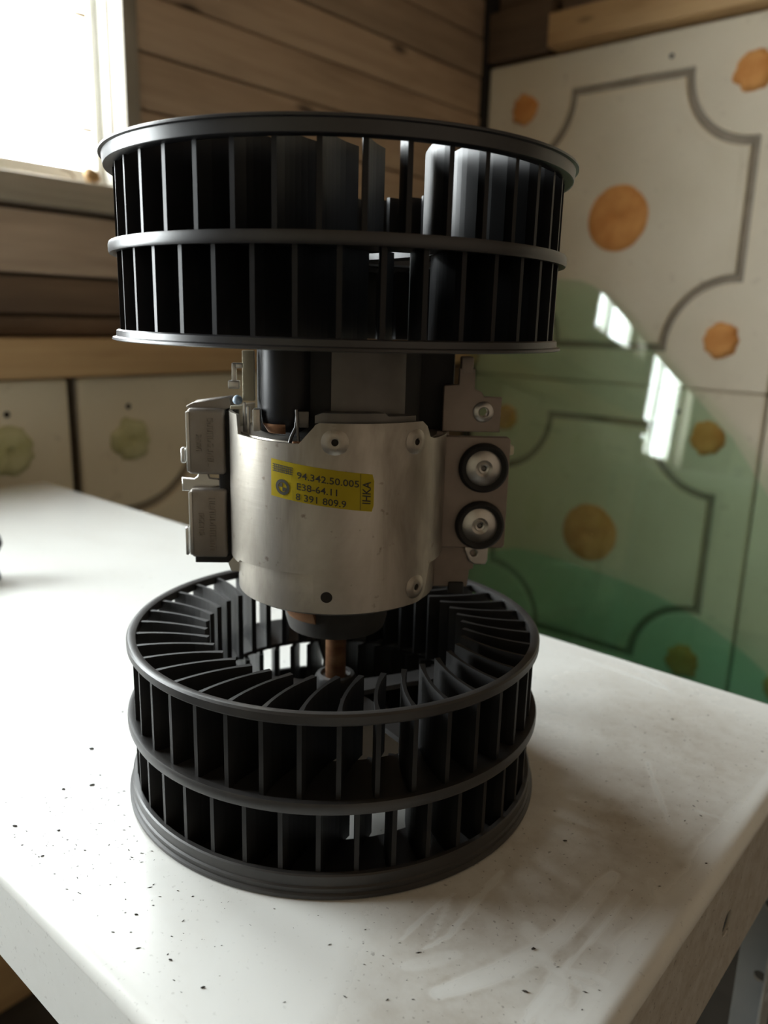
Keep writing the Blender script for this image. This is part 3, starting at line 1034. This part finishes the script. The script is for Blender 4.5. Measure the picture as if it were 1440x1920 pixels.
# --- parts above the motor, under the upper wheel
upper = link('brush_carrier', lathe(P_((0, 130), (27.5, 130), (28, 130.5), (28, 158), (26, 160), (0, 160)), 72), 'rubber', blower, 40)
box('connector_block', (0.0190, 0.0405, 0.0040, 0.0180, 0.1302, 0.1585), 'rubber', blower, 0.0012)
link('cover_strip', band_mesh(0.0287, 0.0008, [(-95, 131, 160), (-42, 131, 160)]), 'dark_metal', upper, 40)
link('top_flange', band_mesh(0.0352, 0.006, [(-102, 136.2, 138.6), (-98, 136.4, 139.4), (-66, 136.4, 139.4), (-64, 136.4, 138.4), (-46, 136.2, 138.2)]), 'dark_metal', clamp, 40)
bm = bmesh.new()
lathe_bm(bm, P_((0, 132), (5, 132.4), (7.4, 134.5), (8.0, 137.5), (8.0, 158), (0, 158)), 32, False, c=(-0.0165, -0.0235))
link('choke', bm_mesh(bm), 'blade_black', blower, 40)
bm = bmesh.new()
lathe_bm(bm, P_((5.6, 132.2), (7.7, 134.8), (7.9, 135.2), (5.9, 132.0)), 32, True, c=(-0.0165, -0.0235), a0=R(-170), a1=R(-90))
link('copper_band', bm_mesh(bm), 'copper', blower, 40)
box('brush_clip', (-0.0268, -0.0245, -0.0285, -0.0245, 0.1325, 0.1395), 'disc_metal', blower, 0.0004)
box('terminal_strip', (-0.0322, -0.0282, -0.0085, -0.0062, 0.1400, 0.1565), 'ivory', blower, 0.0003)
me = join_meshes([box_mesh(-0.0353, -0.0338, -0.0112, -0.0094, 0.1462, 0.1525, bev=0.0003),
                  box_mesh(-0.0365, -0.0328, -0.0116, -0.0092, 0.1441, 0.1468, bev=0.0004),
                  box_mesh(-0.0340, -0.0318, -0.0112, -0.0094, 0.1508, 0.1525, bev=0.0003)])
link('spring_clip', me, 'bright_metal', blower, 40)
bm = bmesh.new()
bmesh.ops.create_uvsphere(bm, u_segments=20, v_segments=12, radius=0.00165, matrix=Matrix.Translation((-0.0337, -0.0095, 0.1403)))
link('blue_bead', bm_mesh(bm), 'blue', blower, 60)
box('prong', (-0.0318, -0.0308, -0.0116, -0.0104, 0.1290, 0.1398), 'bright_metal', blower, 0.0003)
box('prong', (-0.0303, -0.0292, -0.0146, -0.0132, 0.1278, 0.1388), 'bright_metal', blower, 0.0003)
box('crossbar', (-0.0362, -0.0315, -0.0098, -0.0085, 0.1372, 0.1384), 'ivory', blower, 0.0003)
link('wire', tube([(-0.0155, -0.0322, 0.1285), (-0.0145, -0.0328, 0.1318), (-0.0132, -0.0326, 0.1345), (-0.0128, -0.0318, 0.139)], 0.0006, 8), 'black_plastic', blower, 60)
link('wire', tube([(-0.0122, -0.0330, 0.1288), (-0.0126, -0.0330, 0.1330), (-0.0130, -0.0322, 0.1400)], 0.0005, 8), 'dark_metal', blower, 60)
bm = bmesh.new()
pts = [(-0.0140 + 0.0026 * i / 40, -0.0333 + 0.0007 * math.cos(i * 0.95), 0.1297 + 0.0007 * math.sin(i * 0.95)) for i in range(41)]
tube_bm(bm, pts, 0.00022, 6)
link('copper_coil', bm_mesh(bm), 'copper', blower, 60)
box('tab', (-0.0130, -0.0092, -0.0322, -0.0310, 0.1345, 0.1395), 'dark_metal', blower, 0.0003)

# --- two embossed pole boxes on the left
def pole_box(x0, x1, z0, z1, lid):
    yf, yb = -0.0065, 0.0075
    body = link('pole_box', box_mesh(x0, x1, yf, yb, z0, z1, bev=0.0012, seg=3), 'bracket', blower, 40)
    box('edge_flange', (x0 - 0.0004, x0 + 0.0008, yf - 0.0004, yf + 0.004, z0 + 0.001, z1 - 0.001), 'bright_metal', body, 0.0004)
    # embossed figures: two upright columns of short ridges
    rnd = random.Random(int(z0 * 1e5))
    bm = bmesh.new()
    for cx, w, za, zb, n in ((x0 + 0.0076, 0.0020, z0 + 0.0025, z1 - 0.003, 10), (x0 + 0.0037, 0.0016, z0 + 0.008, z1 - 0.0085, 5)):
        for k in range(n):
            z = za + (zb - za) * (k + 0.5) / n
            hgt = (zb - za) / n * 0.62
            for dz in (-0.5, 0.5):
                if rnd.random() < 0.85:
                    add_box(bm, cx - w / 2, cx + w / 2 - rnd.choice([0, 0, w * 0.4]), yf - 0.00055, yf + 0.0001, z + dz * hgt - 0.00018, z + dz * hgt + 0.00018)
            for dx in (-0.5, 0.38):
                if rnd.random() < 0.6:
                    add_box(bm, cx + dx * w, cx + dx * w + 0.00030, yf - 0.00055, yf + 0.0001, z - hgt / 2, z + hgt / 2)
    link('embossed_figures', bm_mesh(bm), 'bracket', body)
    return body
pb1 = pole_box(-0.0512, -0.0386, 0.1142, 0.1368, True)
pb2 = pole_box(-0.0510, -0.0384, 0.0845, 0.1092, False)
box('pole_core', (-0.0412, -0.0355, -0.0045, 0.0085, 0.0820, 0.1360), 'rubber', blower, 0.0006)
box('pole_foot', (-0.0500, -0.0372, -0.0048, 0.0075, 0.0822, 0.0850), 'rubber', blower, 0.0003)
me = plate_mesh([(-0.0520, 0.1372), (-0.0496, 0.1384), (-0.0372, 0.1404), (-0.0368, 0.1370), (-0.0390, 0.1362), (-0.0515, 0.1366)], [], 0.010, 0.0002, frame((0, 0.002, 0), (1, 0, 0), (0, 0, 1)))
link('lid', me, 'bracket', pb1)
me = plate_mesh([(-0.0542, 0.1076), (-0.0485, 0.1072), (-0.0462, 0.1082), (-0.0430, 0.1090), (-0.0360, 0.1100), (-0.0400, 0.1118), (-0.0448, 0.1122), (-0.0455, 0.1150), (-0.0482, 0.1150), (-0.0490, 0.1128), (-0.0502, 0.1118), (-0.0544, 0.1122)], [], 0.0022, 0.0005, frame((0, -0.0012, 0), (1, 0, 0), (0, 0, 1)))
link('bright_tab', me, 'bright_metal', blower)
box('rivet_pin', (-0.0540, -0.0522, -0.0050, -0.0020, 0.1178, 0.1232), 'bright_metal', blower, 0.0007, 3)
box('edge_pin', (-0.0532, -0.0521, -0.0052, -0.0020, 0.0850, 0.0950), 'bright_metal', blower, 0.0004)
me = plate_mesh([(-0.0375, 0.0790), (-0.0343, 0.0790), (-0.0343, 0.0850), (-0.0355, 0.0858), (-0.0386, 0.0822)], [], 0.002, 0.0003, frame((0, -0.004, 0), (1, 0, 0), (0, 0, 1)))
link('foot_tab', me, 'bright_metal', blower)

# --- bracket plate with two rubber mounts on the right
FY = -0.0015
plate_fr = lambda y: frame((0, y, 0), (1, 0, 0), (0, 0, 1))
me = plate_mesh(rrect(0.0345, 0.0604, 0.0882, 0.1286, 0.0015), [circle(0.0511, 0.1177, 0.0060, 28)[::-1], circle(0.0510, 0.0969, 0.0060, 28)[::-1]], 0.003, 0.0004, plate_fr(FY))
plate = link('mount_plate', me, 'plate_metal', blower)
def face_lathe(prof, x, z, y, seg=40):
    me = lathe(P_(*prof), seg)
    me.transform(Matrix(((1, 0, 0, x), (0, 0, -1, y), (0, 1, 0, z), (0, 0, 0, 1))))
    return me
for x, z in ((0.0511, 0.1177), (0.0508, 0.0969)):
    ring = link('rubber_mount', face_lathe([(5.9, -3), (8.6, -0.4), (8.9, 1.0), (8.6, 2.6), (7.8, 3.2), (6.9, 2.6), (6.2, 1.6)], x, z, FY - 0.0012), 'rubber', plate, 45)
    link('metal_disc', face_lathe([(0.9, 0.6), (1.0, 2.0), (1.7, 2.3), (2.0, 1.9), (3.0, 2.5), (6.4, 1.7), (6.9, 1.2), (6.8, -1)], x, z, FY - 0.0012), 'disc_metal', ring, 35)
    link('bolt_core', face_lathe([(0, 1.3), (0.7, 1.4), (1.0, 0.7)], x, z, FY - 0.0012, 16), 'dark_metal', ring, 35)
me = plate_mesh([(0.0362, 0.1300), (0.0566, 0.1300), (0.0568, 0.1422), (0.0505, 0.1424), (0.0495, 0.1440), (0.0470, 0.1450), (0.0470, 0.1520), (0.0414, 0.1520), (0.0414, 0.1465), (0.0362, 0.1460)], [circle(0.0504, 0.1371, 0.0018, 20)[::-1]], 0.003, 0.0004, plate_fr(0.0005))
ear = link('upper_ear', me, 'plate_metal', blower)
link('eyelet', face_lathe([(1.5, -2), (1.5, 0.8), (1.9, 1.2), (2.6, 1.1), (3.5, 0.6), (3.8, -0.2)], 0.0504, 0.1371, -0.001), 'disc_metal', ear, 40)
box('post', (0.0420, 0.0462, -0.0012, 0.0035, 0.1500, 0.1560), 'plate_metal', blower, 0.0006)
me = plate_mesh([(0.0352, 0.0725), (0.0480, 0.0725), (0.0486, 0.0790), (0.0500, 0.0795), (0.0505, 0.0884), (0.0352, 0.0884)], [], 0.003, 0.0004, plate_fr(0.001))
link('lower_bracket', me, 'plate_metal', blower)
me = plate_mesh([(0.0462, 0.0868), (0.0480, 0.0828), (0.0500, 0.0815), (0.0540, 0.0815), (0.0548, 0.0830), (0.0548, 0.0884), (0.0462, 0.0884)], [circle(0.0496, 0.0858, 0.0012, 14)[::-1]], 0.003, 0.0005, plate_fr(-0.0005))
link('lower_lug', me, 'disc_metal', blower)
box('black_spacer', (0.0410, 0.0466, -0.0018, 0.0040, 0.0700, 0.0745), 'rubber', blower, 0.0005)
box('white_lug', (0.0595, 0.0632, 0.003, 0.008, 0.1212, 0.1248), 'ivory', blower, 0.0008)
box('link_arm', (0.0330, 0.0390, 0.0005, 0.010, 0.0884, 0.1300), 'plate_metal', blower, 0.0008)

# ================================================================== green car glass leaning on the right wall
def glass_pane(name, outline, y_at, tilt, yaw, mat, label):
    """outline in (x, z) measured on the leaning sheet; y_at = (z0, y0)"""
    t = R(tilt)
    z0, y0 = y_at
    fr = Matrix.Translation((-0.3, y0, z0)) @ Matrix.Rotation(R(yaw), 4, 'Z') @ frame((0, 0, 0), (1, 0, 0), (0, math.sin(t), math.cos(t)))
    pts = [(x + 0.3, (z - z0) / math.cos(t)) for x, z in outline]
    me = plate_mesh(pts, [], 0.004, 0.0008, fr)
    o = link(name, me, mat)
    return tag(o, label, 'glass pane')
g1 = [(-0.100, -0.056), (-0.106, -0.048), (-0.124, -0.026), (-0.16, 0.020), (-0.195, 0.051), (-0.228, 0.082), (-0.252, 0.099), (-0.28, 0.126), (-0.316, 0.160), (-0.345, 0.188), (-0.375, 0.215), (-0.398, 0.229), (-0.415, 0.236), (-0.462, 0.240), (-0.60, 0.236), (-0.605, 0.10), (-0.58, FLOOR_Z + 0.004), (0.20, FLOOR_Z + 0.004), (0.14, -0.35), (0.02, -0.195), (-0.06, -0.10)]
glass_pane('car_window', g1, (0.24, 0.978), 6, 3, 'glass_green', 'large pale green car window glass with a sloping curved edge leaning on the tiled wall')
g2 = [(-0.063, -0.286), (-0.096, -0.265), (-0.135, -0.246), (-0.181, -0.227), (-0.229, -0.214), (-0.278, -0.206), (-0.329, -0.199), (-0.382, -0.194), (-0.431, -0.191), (-0.462, -0.192), (-0.507, -0.206), (-0.56, -0.235), (-0.60, -0.30), (-0.60, FLOOR_Z + 0.004), (0.22, FLOOR_Z + 0.004), (0.18, -0.48), (0.02, -0.345)]
glass_pane('car_window', g2, (-0.18, 0.910), 7, 3, 'glass_dark', 'low dark green car window glass with an arched top, half hidden behind the table')

# ================================================================== small things
knob = link('rubber_stop', lathe(P_((0, 0), (13, 0), (13.5, 1), (12, 8), (9.5, 13), (9.5, 16), (14, 19), (16, 23), (15, 28), (10, 31), (0, 32)), 40), 'rubber', None, 40)
knob.location = (-0.312, -0.0035, 0.0003)
tag(knob, 'black rubber knob standing on the white table at the left edge of the picture', 'knob')

# dry leaf and bent wire on the window sill
bm = bmesh.new()
bmesh.ops.create_icosphere(bm, subdivisions=3, radius=0.0085)
for v in bm.verts:
    k = 1 + 0.45 * noise.noise(v.co * 160) + 0.3 * noise.noise(v.co * 420)
    v.co = Vector((v.co.x * 0.6 * k, v.co.y * 0.9 * k, v.co.z * 0.9 * k))
zmin = min(v.co.z for v in bm.verts)
for v in bm.verts: v.co.z -= zmin
leaf = link('dried_leaf', bm_mesh(bm), 'leaf', None, 80)
leaf.location = (-0.636, 0.276, 0.2997)
tag(leaf, 'crumpled brown dried leaf on the window sill', 'leaf')
wire = link('bent_wire', tube([(0, -0.062, 0.0011), (0, -0.03, 0.0013), (0, 0.0, 0.0012), (0, 0.002, 0.004), (0, -0.004, 0.0095), (0, -0.013, 0.0105)], 0.0009, 8), 'wire', None, 60)
wire.location = (-0.632, 0.253, 0.2994)
tag(wire, 'thin bent rusty wire lying on the window sill', 'wire')

# timber offcut on the floor, seen under the left of the table
b1 = box('timber_offcut', (-0.630, -0.596, -0.30, 0.30, FLOOR_Z + 0.0005, FLOOR_Z + 0.075), 'rail_wood', None, 0.003)
tag(b1, 'rough timber offcut lying on the dark floor by the wall under the table', 'timber')

# crumbs: the larger ones are things, the rest is grit
CR = [(-0.0761, -0.0586, 2.3), (-0.0534, -0.0712, 2.0), (-0.0583, -0.0795, 1.5), (-0.05, -0.101, 1.9), (-0.0371, -0.0924, 1.3), (-0.0288, -0.102, 1.2),
      (0.0895, 0.0184, 1.3), (0.1287, 0.0395, 0.9), (0.106, -0.03, 1.4), (0.1118, -0.044, 1.5), (0.0498, -0.0989, 1.1), (0.0149, -0.0962, 1.2),
      (-0.057, -0.066, 1.1), (0.0835, 0.1273, 1.0), (0.0361, -0.0992, 1.0), (-0.0945, -0.0339, 1.2)]
def crumb_mesh(seed):
    bm = bmesh.new()
    bmesh.ops.create_icosphere(bm, subdivisions=1, radius=0.0005)
    for v in bm.verts:
        k = 1 + 0.7 * noise.noise(v.co * 2500 + Vector((seed, 0, 0)))
        v.co = Vector((v.co.x * 1.5 * k, v.co.y * 0.75 * k, v.co.z * 0.5 * k))
    z = min(v.co.z for v in bm.verts)
    for v in bm.verts: v.co.z -= z
    me = bm_mesh(bm)
    me.materials.append(M['crumb'])
    return me
cms = [crumb_mesh(s * 3.7) for s in range(4)]
for i, (x, y, s) in enumerate(CR):
    o = bpy.data.objects.new('crumb', cms[i % 4])
    COL.objects.link(o)
    o.location = (x, y, 0.00005)
    o.scale = (s * 0.75, s * 0.75, s * 0.6)
    o.rotation_euler = (0, 0, random.uniform(0.3, 1.3))
    tag(o, 'small dark crumb on the white tabletop near the blower', 'crumb', 'dark crumbs on the table')
bm = bmesh.new()
rnd = random.Random(5)
def fleck(x, y, s):
    a = rnd.gauss(R(50), 0.5)
    l, w = s * rnd.uniform(0.7, 1.6), s * rnd.uniform(0.25, 0.5)
    ca, sa = math.cos(a), math.sin(a)
    h = s * 0.25
    vs = [bm.verts.new((x + ca * p - sa * q, y + sa * p + ca * q, z)) for p, q, z in ((-l, 0, 0.0001), (0, -w, 0.0001), (l, 0, 0.0001), (0, w, 0.0001), (0, 0, 0.0001 + h))]
    for k in range(4):
        bm.faces.new((vs[k], vs[(k + 1) % 4], vs[4]))
n = 0
while n < 900:
    if rnd.random() < 0.45:
        x, y = rnd.gauss(-0.03, 0.035), rnd.gauss(-0.075, 0.022)
    else:
        x, y = rnd.uniform(-0.25, TX1 - 0.008), rnd.uniform(TY0 + 0.008, TY1 - 0.008)
    if math.hypot(x, y) < 0.077 or not (TX0 + 0.01 < x < TX1 - 0.008 and TY0 + 0.008 < y < TY1 - 0.008):
        continue
    fleck(x, y, abs(rnd.gauss(0.00022, 0.00016)) + 0.00010)
    n += 1
g = link('grit', bm_mesh(bm), 'crumb')
tag(g, 'fine black grit scattered over the white tabletop', 'grit', kind='stuff')
